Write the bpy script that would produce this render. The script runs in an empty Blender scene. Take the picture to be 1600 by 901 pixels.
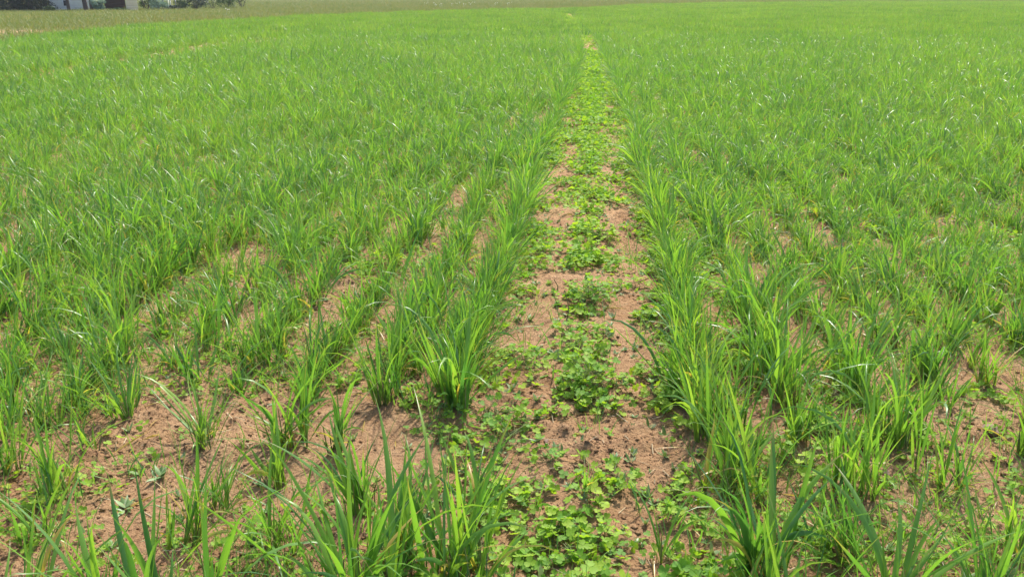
import bpy, math, random
import numpy as np
C = bpy.context.scene
R = math.radians
rng = np.random.default_rng(11)
random.seed(11)

# ------------------------------------------------------------------ camera
CAM_H = 1.2
PITCH, YAW = 19.57, 5.57
FPX = 1305.0                       # focal length in photo pixels (1600 wide)
cam_d = bpy.data.cameras.new('camera')
cam_d.sensor_width = 36; cam_d.lens = 36*FPX/1600
cam_d.clip_start = 0.02; cam_d.clip_end = 3000
cam = bpy.data.objects.new('camera', cam_d)
cam.location = (0, 0, CAM_H)
cam.rotation_euler = (R(90-PITCH), 0, R(YAW))
C.collection.objects.link(cam); C.camera = cam

# ------------------------------------------------------------------ light
SUN_EL, SUN_AZ = 54, 14            # azimuth measured from +Y towards +X
w = bpy.data.worlds.new('World'); C.world = w; w.use_nodes = True
wn = w.node_tree
sky = wn.nodes.new('ShaderNodeTexSky'); sky.sky_type = 'NISHITA'; sky.sun_disc = False
sky.sun_elevation = R(SUN_EL); sky.sun_rotation = R(SUN_AZ)
sky.air_density = 1.0; sky.dust_density = 2.5; sky.ozone_density = 1.0
bg = wn.nodes['Background']; bg.inputs['Strength'].default_value = 0.15
wn.links.new(sky.outputs[0], bg.inputs[0])
sd = bpy.data.lights.new('sun', 'SUN'); sd.energy = 3.6; sd.angle = R(2.2); sd.color = (1, .95, .87)
so = bpy.data.objects.new('sun', sd); C.collection.objects.link(so)
so.rotation_euler = (R(90-SUN_EL), 0, R(180-SUN_AZ))
C.view_settings.view_transform = 'Standard'; C.view_settings.look = 'None'
C.view_settings.exposure = 0.97; C.view_settings.gamma = 1
C.view_settings.use_curve_mapping = False

# ------------------------------------------------------------------ numeric helpers
def hash2(ix, iy, seed):
    h = (ix.astype(np.int64)*374761393 + iy.astype(np.int64)*668265263 + seed*1442695041) & 0xffffffff
    h = ((h ^ (h >> 13))*1274126177) & 0xffffffff
    h = (h ^ (h >> 16)) & 0xffffffff
    return h/4294967295.0
def vnoise(x, y, seed=0):
    x = np.asarray(x, float); y = np.asarray(y, float)
    ix = np.floor(x); iy = np.floor(y); fx = x-ix; fy = y-iy
    fx = fx*fx*(3-2*fx); fy = fy*fy*(3-2*fy)
    a = hash2(ix, iy, seed); b = hash2(ix+1, iy, seed); c = hash2(ix, iy+1, seed); d = hash2(ix+1, iy+1, seed)
    return (a*(1-fx)+b*fx)*(1-fy)+(c*(1-fx)+d*fx)*fy
def fbm(x, y, seed=0, oct=3):
    s = 0; a = .5; n = 0
    for i in range(oct):
        s = s + a*vnoise(x*2**i, y*2**i, seed+i*17); n += a; a *= .5
    return s/n
def strip_x(y):
    y = np.asarray(y, float)
    return -.02 - 0.0016*np.clip(y-10, 0, 20)**2 - .062*np.clip(y-30, 0, 200)
def height(x, y):
    x = np.asarray(x, float); y = np.asarray(y, float)
    r = np.hypot(x, y)
    side = np.clip((np.arctan2(x, np.abs(y)+1e-6)+.12)/.35, 0, 1)
    z = -(.006-.003*side)*np.clip(r-20, 0, 400)
    z = z + .10*(fbm(x*.06, y*.06, 5, 2)-.5)*np.clip((r-6)/14, 0, 1)
    near = np.clip(1-(r-8)/14, 0, 1)
    z = z + near*(.030*(fbm(x*2.2, y*2.2, 9, 2)-.5)
                  + .020*(fbm(x*9, y*9, 31, 2)-.5))
    u = x-strip_x(y)
    z = z - near*.012*(np.exp(-((np.abs(u)-.21)/.08)**2))     # wheel marks beside the clover ridge
    return z
def height_fine(x, y):
    r = np.hypot(x, y)
    near = np.clip(1-(r-5)/5, 0, 1)
    clod = np.clip(fbm(x*24, y*24, 55, 2)-.52, 0, 1)
    patch = np.clip(fbm(x*3.0, y*3.0, 77, 2)*2.6-.9, 0, 1)
    return near*(.050*clod*(.25+patch) + .006*(fbm(x*45, y*45, 91, 2)-.5))
def project(x, y, z):
    cy, sy = math.cos(R(YAW)), math.sin(R(YAW))
    fx = x*cy + y*sy; fy = -x*sy + y*cy
    cp, sp = math.cos(R(PITCH)), math.sin(R(PITCH))
    dz = z-CAM_H
    depth = fy*cp - dz*sp
    up = fy*sp + dz*cp
    dd = np.where(depth > .05, depth, .05)
    return 800+FPX*fx/dd, 450-FPX*up/dd, depth
def ground(px, py, lift=0.0):
    """world point of the ground (or the canopy top, lift above it) seen at a photo pixel"""
    cy, sy = math.cos(R(YAW)), math.sin(R(YAW)); cp, sp = math.cos(R(PITCH)), math.sin(R(PITCH))
    a = (px-800)/FPX; b = (450-py)/FPX
    fy = cp + b*sp; dz = -sp + b*cp; fx = a
    X = fx*cy - fy*sy; Y = fx*sy + fy*cy
    t = .5
    for _ in range(4000):
        if CAM_H+dz*t <= float(height(X*t, Y*t))+lift: break
        t *= 1.0025
        if t > 400: break
    return X*t, Y*t

# ------------------------------------------------------------------ mesh helpers
def tag(o, label=None, cat=None, group=None, kind=None):
    if label: o['label'] = label
    if cat: o['category'] = cat
    if group: o['group'] = group
    if kind: o['kind'] = kind
    return o
def mesh_from(name, V, F, mat, tint=None, smooth=False):
    """V (n,3); F list of arrays (each (m,k)) of equal-size polygons"""
    me = bpy.data.meshes.new(name)
    me.vertices.add(len(V)); me.vertices.foreach_set('co', np.asarray(V, np.float32).ravel())
    loops = np.concatenate([f.ravel() for f in F]).astype(np.int32)
    tot = np.concatenate([np.full(len(f), f.shape[1], np.int32) for f in F])
    start = np.concatenate([[0], np.cumsum(tot)[:-1]]).astype(np.int32)
    me.loops.add(len(loops)); me.loops.foreach_set('vertex_index', loops)
    me.polygons.add(len(tot)); me.polygons.foreach_set('loop_start', start); me.polygons.foreach_set('loop_total', tot)
    if smooth: me.polygons.foreach_set('use_smooth', np.ones(len(tot), bool))
    if tint is not None:
        at = me.attributes.new('tint', 'FLOAT_VECTOR', 'POINT')
        at.data.foreach_set('vector', np.asarray(tint, np.float32).ravel())
    me.update(calc_edges=True)
    me.materials.append(mat)
    return me
def link(name, me, parent=None, loc=(0, 0, 0)):
    o = bpy.data.objects.new(name, me); C.collection.objects.link(o)
    o.location = loc
    if parent is not None: o.parent = parent
    return o
def empty(name, loc=(0, 0, 0), rz=0.0):
    o = bpy.data.objects.new(name, None); C.collection.objects.link(o)
    o.empty_display_size = .05; o.location = loc; o.rotation_euler = (0, 0, rz); return o
class Acc:
    def __init__(s): s.V = []; s.F = {}; s.T = []; s.n = 0
    def add(s, V, F, T=None):
        s.V.append(V)
        for f in (F if isinstance(F, list) else [F]): s.F.setdefault(f.shape[1], []).append(f+s.n)
        s.T.append(T if T is not None else np.zeros((len(V), 3))); s.n += len(V)
    def mesh(s, name, mat, smooth=False):
        return mesh_from(name, np.concatenate(s.V), [np.concatenate(f) for f in s.F.values()], mat, np.concatenate(s.T), smooth)

def blades(base, L, W, az, phi0, bend, power, twist, segs, fold=True, dry=None, rnd=None, side=0.0, sheath=.3):
    """vectorised leaf blades; all args arrays of n; returns V, F, tint"""
    n = len(L); S = segs+1
    t = np.linspace(0, 1, S)[None, :]
    phi = phi0[:, None] + bend[:, None]*np.clip((t-.08)/.92, 0, 1)**power[:, None]
    az2 = az[:, None] + (side*np.ones(n))[:, None]*t**2
    tan = np.stack([np.sin(phi)*np.cos(az2), np.sin(phi)*np.sin(az2), np.cos(phi)], -1)
    step = (L/segs)[:, None, None]
    P = np.concatenate([np.zeros((n, 1, 3)), np.cumsum(.5*(tan[:, 1:]+tan[:, :-1])*step, 1)], 1)+base[:, None, :]
    sv = np.stack([-np.sin(az2), np.cos(az2), np.zeros_like(az2)], -1)
    nv = np.cross(sv, tan)
    a = (twist[:, None]*t)[..., None]
    s2 = sv*np.cos(a)+nv*np.sin(a); n2 = np.cross(s2, tan)
    prof = np.clip(sheath+t*2.4, 0, 1)*np.clip(1-t**3.2, 0.02, 1)*np.clip((1-t)*3.4+.02, 0, 1)**.8
    w_ = (W[:, None]*.5*prof)[..., None]
    if fold:
        Lf = P-s2*w_+n2*w_*.35; M = P; Rt = P+s2*w_+n2*w_*.35
        V = np.stack([Lf, M, Rt], 2); k = 3
    else:
        V = np.stack([P-s2*w_, P+s2*w_], 2); k = 2
    idx = np.arange(n*S*k).reshape(n, S, k)
    F = []
    for j in range(k-1):
        F.append(np.stack([idx[:, :-1, j], idx[:, :-1, j+1], idx[:, 1:, j+1], idx[:, 1:, j]], -1).reshape(-1, 4))
    rnd = rng.random(n) if rnd is None else rnd
    dry = np.zeros(n) if dry is None else dry
    T = np.stack([np.broadcast_to(t, (n, S)), np.broadcast_to(rnd[:, None], (n, S)), np.broadcast_to(dry[:, None], (n, S))], -1)
    T = np.repeat(T[:, :, None, :], k, 2)
    return V.reshape(-1, 3), np.concatenate(F), T.reshape(-1, 3)
def tubes(P, Rd, sides=4, rnd=None):
    """P (n,S,3) centre lines, Rd (n,S) radii"""
    n, S, _ = P.shape
    a = np.arange(sides)*2*np.pi/sides
    d = np.gradient(P, axis=1); d /= np.linalg.norm(d, axis=-1, keepdims=True)+1e-9
    ref = np.where(np.abs(d[..., 2:3]) > .9, np.array([1., 0, 0]), np.array([0, 0, 1.]))
    u = np.cross(d, ref); u /= np.linalg.norm(u, axis=-1, keepdims=True)+1e-9
    v = np.cross(d, u)
    V = P[:, :, None]+(u[:, :, None]*np.cos(a)[:, None]+v[:, :, None]*np.sin(a)[:, None])*Rd[:, :, None, None]
    idx = np.arange(n*S*sides).reshape(n, S, sides); nx = np.roll(idx, -1, 2)
    F = np.stack([idx[:, :-1], nx[:, :-1], nx[:, 1:], idx[:, 1:]], -1).reshape(-1, 4)
    rnd = rng.random(n) if rnd is None else rnd
    T = np.stack([np.broadcast_to(np.linspace(0, 1, S)[None], (n, S)), np.broadcast_to(rnd[:, None], (n, S)), np.zeros((n, S))], -1)
    return V.reshape(-1, 3), F, np.repeat(T[:, :, None], sides, 2).reshape(-1, 3)
def box(x0, x1, y0, y1, z0, z1):
    V = np.array([[x, y, z] for z in (z0, z1) for y in (y0, y1) for x in (x0, x1)], float)
    F = np.array([[0, 2, 3, 1], [4, 5, 7, 6], [0, 1, 5, 4], [2, 6, 7, 3], [0, 4, 6, 2], [1, 3, 7, 5]])
    return V, F

# ------------------------------------------------------------------ materials
def new_mat(name):
    m = bpy.data.materials.new(name); m.use_nodes = True
    nt = m.node_tree; nt.nodes.clear()
    out = nt.nodes.new('ShaderNodeOutputMaterial')
    return m, nt, out
def N(nt, kind, **kw):
    n = nt.nodes.new(kind)
    for k, v in kw.items():
        if k.startswith('i_'):
            n.inputs[int(k[2:]) if k[2:].isdigit() else k[2:]].default_value = v
        else: setattr(n, k, v)
    return n
def ramp(nt, fac, stops):
    r = nt.nodes.new('ShaderNodeValToRGB'); e = r.color_ramp.elements
    while len(e) < len(stops): e.new(.5)
    for q, (p, c) in enumerate(stops): e[q].position = p; e[q].color = (*c, 1)
    nt.links.new(fac, r.inputs[0]); return r.outputs[0]
def mathn(nt, op, a, b=None, clamp=False):
    n = nt.nodes.new('ShaderNodeMath'); n.operation = op; n.use_clamp = clamp
    for i, v in enumerate((a, b)):
        if v is None: continue
        if isinstance(v, (int, float)): n.inputs[i].default_value = v
        else: nt.links.new(v, n.inputs[i])
    return n.outputs[0]
def mixc(nt, fac, a, b):
    n = nt.nodes.new('ShaderNodeMix'); n.data_type = 'RGBA'
    if isinstance(fac, (int, float)): n.inputs[0].default_value = fac
    else: nt.links.new(fac, n.inputs[0])
    for s, v in ((6, a), (7, b)):
        if isinstance(v, tuple): n.inputs[s].default_value = (*v, 1)
        else: nt.links.new(v, n.inputs[s])
    return n.outputs[2]
def leaf_mat(name, stops, basecol, dry, rough=.38, trans=.38, tip=(.30, .24, .08), tcol=(1.5, 1.35, .7), spec=.5, patch=None):
    m, nt, out = new_mat(name)
    at = N(nt, 'ShaderNodeAttribute', attribute_name='tint'); sp = N(nt, 'ShaderNodeSeparateXYZ')
    nt.links.new(at.outputs['Vector'], sp.inputs[0])
    oi = N(nt, 'ShaderNodeObjectInfo')
    geo = N(nt, 'ShaderNodeNewGeometry')
    nz = N(nt, 'ShaderNodeTexNoise'); nz.inputs['Scale'].default_value = .35; nz.inputs['Detail'].default_value = 3
    nt.links.new(geo.outputs['Position'], nz.inputs['Vector'])
    f = mathn(nt, 'ADD', mathn(nt, 'MULTIPLY', sp.outputs[1], .55), mathn(nt, 'MULTIPLY', oi.outputs['Random'], .25))
    f = mathn(nt, 'ADD', f, mathn(nt, 'MULTIPLY', mathn(nt, 'SUBTRACT', nz.outputs[0], .3), .5), True)
    col = ramp(nt, f, stops)
    b = ramp(nt, sp.outputs[0], [(0, (1, 1, 1)), (.22, (0, 0, 0))])
    col = mixc(nt, mathn(nt, 'MULTIPLY', b, .75), col, basecol)
    # yellowed tips on some of the blades
    tipf = mathn(nt, 'MULTIPLY', mathn(nt, 'MULTIPLY', mathn(nt, 'SUBTRACT', sp.outputs[0], .76), 6, True),
                 mathn(nt, 'GREATER_THAN', mathn(nt, 'FRACT', mathn(nt, 'MULTIPLY', sp.outputs[1], 13.7)), .62))
    col = mixc(nt, tipf, col, tip)
    col = mixc(nt, sp.outputs[2], col, dry)
    p = N(nt, 'ShaderNodeBsdfPrincipled'); p.inputs['Roughness'].default_value = rough
    p.inputs['Specular IOR Level'].default_value = spec
    nt.links.new(col, p.inputs['Base Color'])
    tr = N(nt, 'ShaderNodeBsdfTranslucent')
    mul = N(nt, 'ShaderNodeMix', data_type='RGBA', blend_type='MULTIPLY'); mul.inputs[0].default_value = 1
    nt.links.new(col, mul.inputs[6]); mul.inputs[7].default_value = (*tcol, 1)
    nt.links.new(mul.outputs[2], tr.inputs['Color'])
    mx = N(nt, 'ShaderNodeMixShader'); mx.inputs[0].default_value = trans
    nt.links.new(p.outputs[0], mx.inputs[1]); nt.links.new(tr.outputs[0], mx.inputs[2])
    nt.links.new(mx.outputs[0], out.inputs[0])
    return m
M = {}
M['cereal'] = leaf_mat('cereal_leaf', [(0, (.032, .105, .045)), (.26, (.082, .205, .042)), (.60, (.165, .315, .048)), (1, (.28, .39, .065))],
                       (.19, .25, .06), (.46, .34, .09), rough=.34, trans=.45, tcol=(1.45, 1.5, .6), spec=.55)
M['clover'] = leaf_mat('clover_leaf', [(0, (.09, .23, .045)), (.35, (.19, .36, .045)), (.7, (.29, .43, .045)), (1, (.38, .50, .06))],
                       (.12, .25, .04), (.35, .3, .05), rough=.6, trans=.45, tcol=(1.35, 1.35, .5), spec=.25)
M['weed'] = leaf_mat('weed_leaf', [(0, (.09, .18, .05)), (.5, (.16, .26, .08)), (1, (.33, .40, .22))],
                     (.20, .26, .12), (.35, .3, .1), rough=.5, trans=.2)
M['meadow'] = leaf_mat('meadow_grass', [(0, (.08, .17, .03)), (.4, (.15, .22, .045)), (.75, (.25, .245, .07)), (1, (.36, .25, .11))],
                       (.13, .16, .05), (.4, .32, .15), rough=.6, trans=.3, tcol=(1.3, 1.2, .8))
M['tree_leaf'] = leaf_mat('tree_leaf', [(0, (.025, .06, .02)), (.5, (.045, .10, .025)), (1, (.09, .16, .035))],
                          (.05, .10, .025), (.2, .15, .05), rough=.5, trans=.25)
M['dark_leaf'] = leaf_mat('evergreen_leaf', [(0, (.012, .028, .018)), (.5, (.02, .045, .025)), (1, (.04, .07, .03))],
                          (.02, .04, .02), (.1, .08, .04), rough=.55, trans=.1)
M['blue_leaf'] = leaf_mat('bluish_leaf', [(0, (.10, .19, .15)), (.5, (.16, .27, .22)), (1, (.26, .38, .32))],
                          (.12, .2, .15), (.2, .2, .1), rough=.55, trans=.2)
def simple(name, c, rough=.7, noise=.15, scale=30, metallic=0):
    m, nt, out = new_mat(name)
    p = N(nt, 'ShaderNodeBsdfPrincipled'); p.inputs['Roughness'].default_value = rough; p.inputs['Metallic'].default_value = metallic
    tc = N(nt, 'ShaderNodeTexCoord'); nz = N(nt, 'ShaderNodeTexNoise'); nz.inputs['Scale'].default_value = scale; nz.inputs['Detail'].default_value = 5
    nt.links.new(tc.outputs['Object'], nz.inputs['Vector'])
    a = tuple(v*(1-noise) for v in c); b = tuple(min(1, v*(1+noise)) for v in c)
    nt.links.new(ramp(nt, nz.outputs[0], [(.3, a), (.7, b)]), p.inputs['Base Color'])
    nt.links.new(p.outputs[0], out.inputs[0]); return m
M['stem'] = leaf_mat('cereal_stem', [(0, (.10, .16, .04)), (.5, (.17, .22, .07)), (1, (.26, .24, .12))], (.30, .24, .15), (.45, .33, .15), rough=.5, trans=.15)
M['petiole'] = simple('clover_stalk', (.16, .19, .06), .6)
M['dead_stem'] = simple('dead_stem', (.13, .13, .05), .7)
M['straw'] = simple('straw', (.50, .40, .24), .7, .35, 8)
M['pebble'] = simple('pebble', (.22, .14, .10), .85, .3, 40)
M['bark'] = simple('bark', (.07, .055, .05), .9, .4, 12)
M['white_paint'] = simple('white_boards', (.74, .76, .80), .6, .05, 3)
M['cream_paint'] = simple('cream_boards', (.72, .62, .48), .6, .08, 3)
M['brown_wood'] = simple('dark_boards', (.045, .025, .02), .8, .3, 4)
M['roof'] = simple('roof_felt', (.09, .085, .085), .85, .2, 6)
M['glass'] = simple('window_glass', (.02, .025, .03), .1, .05, 3)
M['petal'] = simple('white_petals', (.8, .8, .74), .6, .05, 3)

def soil_material(name, far=True):
    m, nt, out = new_mat(name)
    geo = N(nt, 'ShaderNodeNewGeometry')
    pos = geo.outputs['Position']
    def noise(scale, det=6, rough=.6, off=None):
        n = N(nt, 'ShaderNodeTexNoise'); n.inputs['Scale'].default_value = scale; n.inputs['Detail'].default_value = det
        n.inputs['Roughness'].default_value = rough; nt.links.new(pos, n.inputs['Vector']); return n.outputs[0]
    big = noise(1.3, 4); mid = noise(14, 6, .65); fine = noise(85, 7, .75); grit = noise(420, 3, .7)
    col = ramp(nt, mathn(nt, 'ADD', mathn(nt, 'MULTIPLY', big, .45), mathn(nt, 'MULTIPLY', mid, .55)),
               [(.30, (.30, .160, .073)), (.48, (.43, .255, .130)), (.68, (.54, .350, .195))])
    # darker crumbs and specks, and pale grit
    dk = ramp(nt, fine, [(.40, (1, 1, 1)), (.47, (0, 0, 0))])
    col = mixc(nt, mathn(nt, 'MULTIPLY', dk, .7), col, (.13, .062, .035))
    dg = ramp(nt, grit, [(.36, (1, 1, 1)), (.44, (0, 0, 0))])
    col = mixc(nt, mathn(nt, 'MULTIPLY', dg, .55), col, (.17, .085, .05))
    pg = ramp(nt, grit, [(.63, (0, 0, 0)), (.70, (1, 1, 1))])
    col = mixc(nt, mathn(nt, 'MULTIPLY', pg, .5), col, (.52, .36, .25))
    vor = N(nt, 'ShaderNodeTexVoronoi'); vor.inputs['Scale'].default_value = 60
    nt.links.new(pos, vor.inputs['Vector'])
    h = mathn(nt, 'ADD', mathn(nt, 'MULTIPLY', fine, .022), mathn(nt, 'MULTIPLY', mid, .03))
    h = mathn(nt, 'ADD', h, mathn(nt, 'MULTIPLY', grit, .004))
    h = mathn(nt, 'SUBTRACT', h, mathn(nt, 'MULTIPLY', vor.outputs['Distance'], .006))
    bp = N(nt, 'ShaderNodeBump'); bp.inputs['Strength'].default_value = 1.0; bp.inputs['Distance'].default_value = .8
    nt.links.new(h, bp.inputs['Height'])
    p = N(nt, 'ShaderNodeBsdfPrincipled'); p.inputs['Roughness'].default_value = .95; p.inputs['Specular IOR Level'].default_value = .15
    nt.links.new(bp.outputs[0], p.inputs['Normal'])
    if far:
        # away from the tilled field the ground carries a thatch of dry grass
        at = N(nt, 'ShaderNodeAttribute', attribute_name='tint'); sp = N(nt, 'ShaderNodeSeparateXYZ'); nt.links.new(at.outputs['Vector'], sp.inputs[0])
        th = ramp(nt, noise(2.2, 6, .7), [(.35, (.09, .14, .035)), (.55, (.20, .19, .07)), (.7, (.28, .22, .10))])
        col = mixc(nt, sp.outputs[0], col, th)
    nt.links.new(col, p.inputs['Base Color'])
    nt.links.new(p.outputs[0], out.inputs[0]); return m
M['soil'] = soil_material('tilled_soil')
M['clod'] = soil_material('soil_clod', far=False)

# ------------------------------------------------------------------ field outline
EDGE_PX = [(-420, 92), (-200, 74), (0, 58), (60, 51), (110, 45), (160, 40), (240, 34), (330, 29), (420, 25.5), (520, 21), (640, 16.5), (760, 13), (900, 11),
           (960, 8), (1000, 5.5), (1100, 3.6), (1250, 1.6), (1450, 1.0), (1650, 1.0), (1900, 1.5)]
EDGE = np.array([ground(px, py, .22) for px, py in EDGE_PX])
EDGE_A = np.arctan2(EDGE[:, 0], EDGE[:, 1]); EDGE_R = np.hypot(EDGE[:, 0], EDGE[:, 1])
print('edge radii', np.round(EDGE_R, 1))
def edge_r(x, y):
    a = np.arctan2(x, y); return np.interp(a, EDGE_A, EDGE_R)
def in_field(x, y):
    return np.hypot(x, y) < edge_r(x, y) + .6*(vnoise(x*.8, y*.8, 3)-.5)*np.clip(np.hypot(x, y)/30, .3, 3)

# ------------------------------------------------------------------ ground sheet
def axis(lo, hi, f0, f1, d, g):
    a = list(np.arange(f0, f1, d)); s = d; v = a[-1]
    while v < hi: s *= g; v += s; a.append(v)
    s = d; v = a[0]
    pre = []
    while v > lo: s *= g; v -= s; pre.append(v)
    return np.array(pre[::-1]+a)
gx = axis(-900, 900, -2.6, 2.2, .0095, 1.045)
gy = axis(-300, 1200, 1.15, 5.6, .0105, 1.03)
GX, GY = np.meshgrid(gx, gy)
GZ = height(GX, GY)+height_fine(GX, GY)
V = np.stack([GX, GY, GZ], -1).reshape(-1, 3)
idx = np.arange(len(V)).reshape(GX.shape)
F = np.stack([idx[:-1, :-1], idx[:-1, 1:], idx[1:, 1:], idx[1:, :-1]], -1).reshape(-1, 4)
outside = 1-np.clip((edge_r(GX, GY)-np.hypot(GX, GY))/1.5, 0, 1).ravel()
# strip of bare red earth where the far left end of the field meets the meadow
bx, by = ground(10, 51)
bare = np.exp(-(((GX-bx)/2.2)**2+((GY-by)/1.7)**2)).ravel()
outside = np.clip(outside-1.6*bare, 0, 1)
T = np.stack([outside, outside*0, outside*0], -1)
g = link('ground', mesh_from('ground', V, [F], M['soil'], T, smooth=True))
tag(g, kind='structure')
print('ground verts', len(V))

# ------------------------------------------------------------------ plant geometry
def cereal_arrays(n_bl, H, spread, wide=1.0, segs=8, fold=True, lean=(0, 0), dry_n=0, r0=.02, along=0.0, droop=.25, arch=None):
    if n_bl > 10: n_bl = int(n_bl*1.35)
    """n blades growing out of a few tillers; H = height of the longest"""
    ti = 1 if n_bl <= 7 else max(4, n_bl//4)
    tx = rng.normal(0, r0, ti); ty = rng.normal(0, r0+along, ti); taz = rng.random(ti)*2*np.pi
    k = rng.integers(0, ti, n_bl)
    az = taz[k]+rng.normal(0, 1.0, n_bl); tlean = np.abs(rng.normal(.10, .17, ti))
    base = np.stack([tx[k]+rng.normal(0, .004, n_bl), ty[k]+rng.normal(0, .004, n_bl), np.full(n_bl, -.006)], -1)
    L = H*rng.uniform(.35, 1.12, n_bl)
    phi0 = (tlean[k]+np.abs(rng.normal(.03, .13, n_bl)))*(.5+spread)
    bend = np.abs(rng.normal(.30, .42, n_bl))*spread*1.4
    isd = rng.random(n_bl) < droop*.95
    bend = np.where(isd, rng.uniform(1.1, 2.3, n_bl), bend)
    L = np.where(isd, L*1.15, L)
    power = np.where(isd, rng.uniform(1.6, 3.2, n_bl), rng.uniform(.9, 2.0, n_bl))
    twist = rng.normal(0, 1.0, n_bl)
    W = wide*(.0038+.0080*rng.random(n_bl)**1.6)
    if arch is not None:                     # long blades bowed to one side: (azimuth, length, width)
        for q, (aa, LL, WW, bb) in enumerate(arch):
            az[q] = aa; L[q] = LL; W[q] = WW; bend[q] = bb; power[q] = 1.5; phi0[q] = .25; twist[q] = rng.normal(0, .5)
    dryv = (rng.random(n_bl) < .05)*rng.uniform(.4, 1, n_bl)
    L = np.where(dryv > 0, L*.7, L); bend = np.where(dryv > 0, bend+.9, bend)
    v, f, t = blades(base, L, W, az, phi0, bend, power, twist, segs, fold, dry=dryv, side=rng.normal(0, .35, n_bl))
    v = v.copy(); v[:, 0] += lean[0]*np.clip(v[:, 2], 0, 1); v[:, 1] += lean[1]*np.clip(v[:, 2], 0, 1)
    stems = (tx, ty)
    return v, f, t, stems
def stem_arrays(tx, ty, H, lean=(0, 0)):
    n = len(tx)
    S = np.linspace(0, 1, 4)
    hh = rng.uniform(.22, .38, n)*H
    dx = rng.normal(0, .10, n)+lean[0]; dy = rng.normal(0, .10, n)+lean[1]
    P = np.stack([tx[:, None]+dx[:, None]*hh[:, None]*S, ty[:, None]+dy[:, None]*hh[:, None]*S, -.012+hh[:, None]*S], -1)
    Rd = .0024*(1-.5*S)[None]*np.ones((n, 1))
    return tubes(P, Rd, 5)
def dry_arrays(H, n=2):
    az = rng.random(n)*6.28
    return blades(np.stack([rng.normal(0, .01, n), rng.normal(0, .01, n), np.zeros(n)], -1), H*rng.uniform(.5, .9, n), rng.uniform(.004, .007, n), az,
                  rng.uniform(.4, .9, n), rng.uniform(.8, 1.6, n), np.full(n, 1.3), rng.normal(0, 1.5, n), 6, True, dry=np.ones(n))
def cereal_meshes(tagname, n_bl, H, spread, **kw):
    v, f, t, (tx, ty) = cereal_arrays(n_bl, H, spread, **kw)
    lf = mesh_from('leaf_blades', v, [f], M['cereal'], t, True)
    v, f, t = stem_arrays(tx, ty, H, kw.get('lean', (0, 0)))
    st = mesh_from('stems', v, [f], M['stem'], t, True)
    return lf, st
def cereal_whole(name, n_bl, H, spread, **kw):
    v, f, t, (tx, ty) = cereal_arrays(n_bl, H, spread, **kw)
    return mesh_from(name, v, [f], M['cereal'], t, True)

# one clover leaf: three notched leaflets
def leaflet_template():
    mid = np.array([[0, 0, 0], [.38, 0, -.05], [.72, 0, -.05], [.90, 0, 0.0]])
    hw = [0.06, .44, .56, .26]; ex = [.04, .30, .70, 1.0]; ez = [0, .05, .07, .05]
    Lf = np.array([[ex[i], hw[i], ez[i]] for i in range(4)]); Rt = Lf*[1, -1, 1]
    V = np.concatenate([mid, Lf, Rt])
    F = []
    for i in range(3):
        F.append([i, i+1, 4+i+1, 4+i]); F.append([i, 8+i, 8+i+1, i+1])
    return V, np.array(F)
LT, LFc = leaflet_template()
def clover_leaf_template():
    VV = []; FF = []
    for q in range(3):
        a = q*2*np.pi/3; ca, sa = math.cos(a), math.sin(a)
        v = LT.copy(); v[:, 2] += .12*v[:, 0]
        VV.append(np.stack([v[:, 0]*ca-v[:, 1]*sa, v[:, 0]*sa+v[:, 1]*ca, v[:, 2]], -1)); FF.append(LFc+q*len(LT))
    return np.concatenate(VV), np.concatenate(FF)
CT, CF = clover_leaf_template()
def clover_arrays(n, rad, H, size):
    """n leaves on stalks, in a clump of radius rad and height H"""
    rr = rad*np.sqrt(rng.random(n)); az = rng.random(n)*2*np.pi
    ex = rr*np.cos(az); ey = rr*np.sin(az)
    ez = H*(.35+.65*rng.random(n))*(1-.45*(rr/rad)**2)
    s = size*rng.uniform(.55, 1.15, n)
    rz = rng.random(n)*6.28; tx = rng.normal(0, .42, n); ty = rng.normal(0, .42, n)-.12
    V = CT[None]*s[:, None, None]
    fold = rng.normal(0, .22, n); V = V.copy(); V[..., 2] += fold[:, None]*np.hypot(V[..., 0], V[..., 1])
    def rot(V, a, ax):
        c, s_ = np.cos(a)[:, None], np.sin(a)[:, None]; o = V.copy(); i, j = [(1, 2), (2, 0), (0, 1)][ax]
        o[..., i] = V[..., i]*c-V[..., j]*s_; o[..., j] = V[..., i]*s_+V[..., j]*c; return o
    V = rot(V, rz, 2); V = rot(V, tx, 0); V = rot(V, ty, 1)
    V = V+np.stack([ex, ey, ez], -1)[:, None]
    nv = len(CT)
    Fq = (CF[None]+(np.arange(n)*nv)[:, None, None]).reshape(-1, 4)
    rnd = rng.random(n)
    T = np.stack([np.full((n, nv), .5), np.repeat(rnd[:, None], nv, 1), np.zeros((n, nv))], -1).reshape(-1, 3)
    S = np.linspace(0, 1, 4)
    bx = rng.normal(0, rad*.25, n); by = rng.normal(0, rad*.25, n)
    e = S**1.6
    P = np.stack([bx[:, None]+(ex-bx)[:, None]*e, by[:, None]+(ey-by)[:, None]*e, -.004+(ez+.004)[:, None]*S**.8], -1)
    pv, pf, pt = tubes(P, np.full((n, 4), .0008), 3)
    return (V.reshape(-1, 3), Fq, T), (pv, pf, pt)
def clover_meshes(n, rad, H, size=.0132):
    a, b = clover_arrays(n, rad, H, size)
    return mesh_from('leaves', a[0], [a[1]], M['clover'], a[2], True), mesh_from('stalks', b[0], [b[1]], M['petiole'], b[2])
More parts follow.
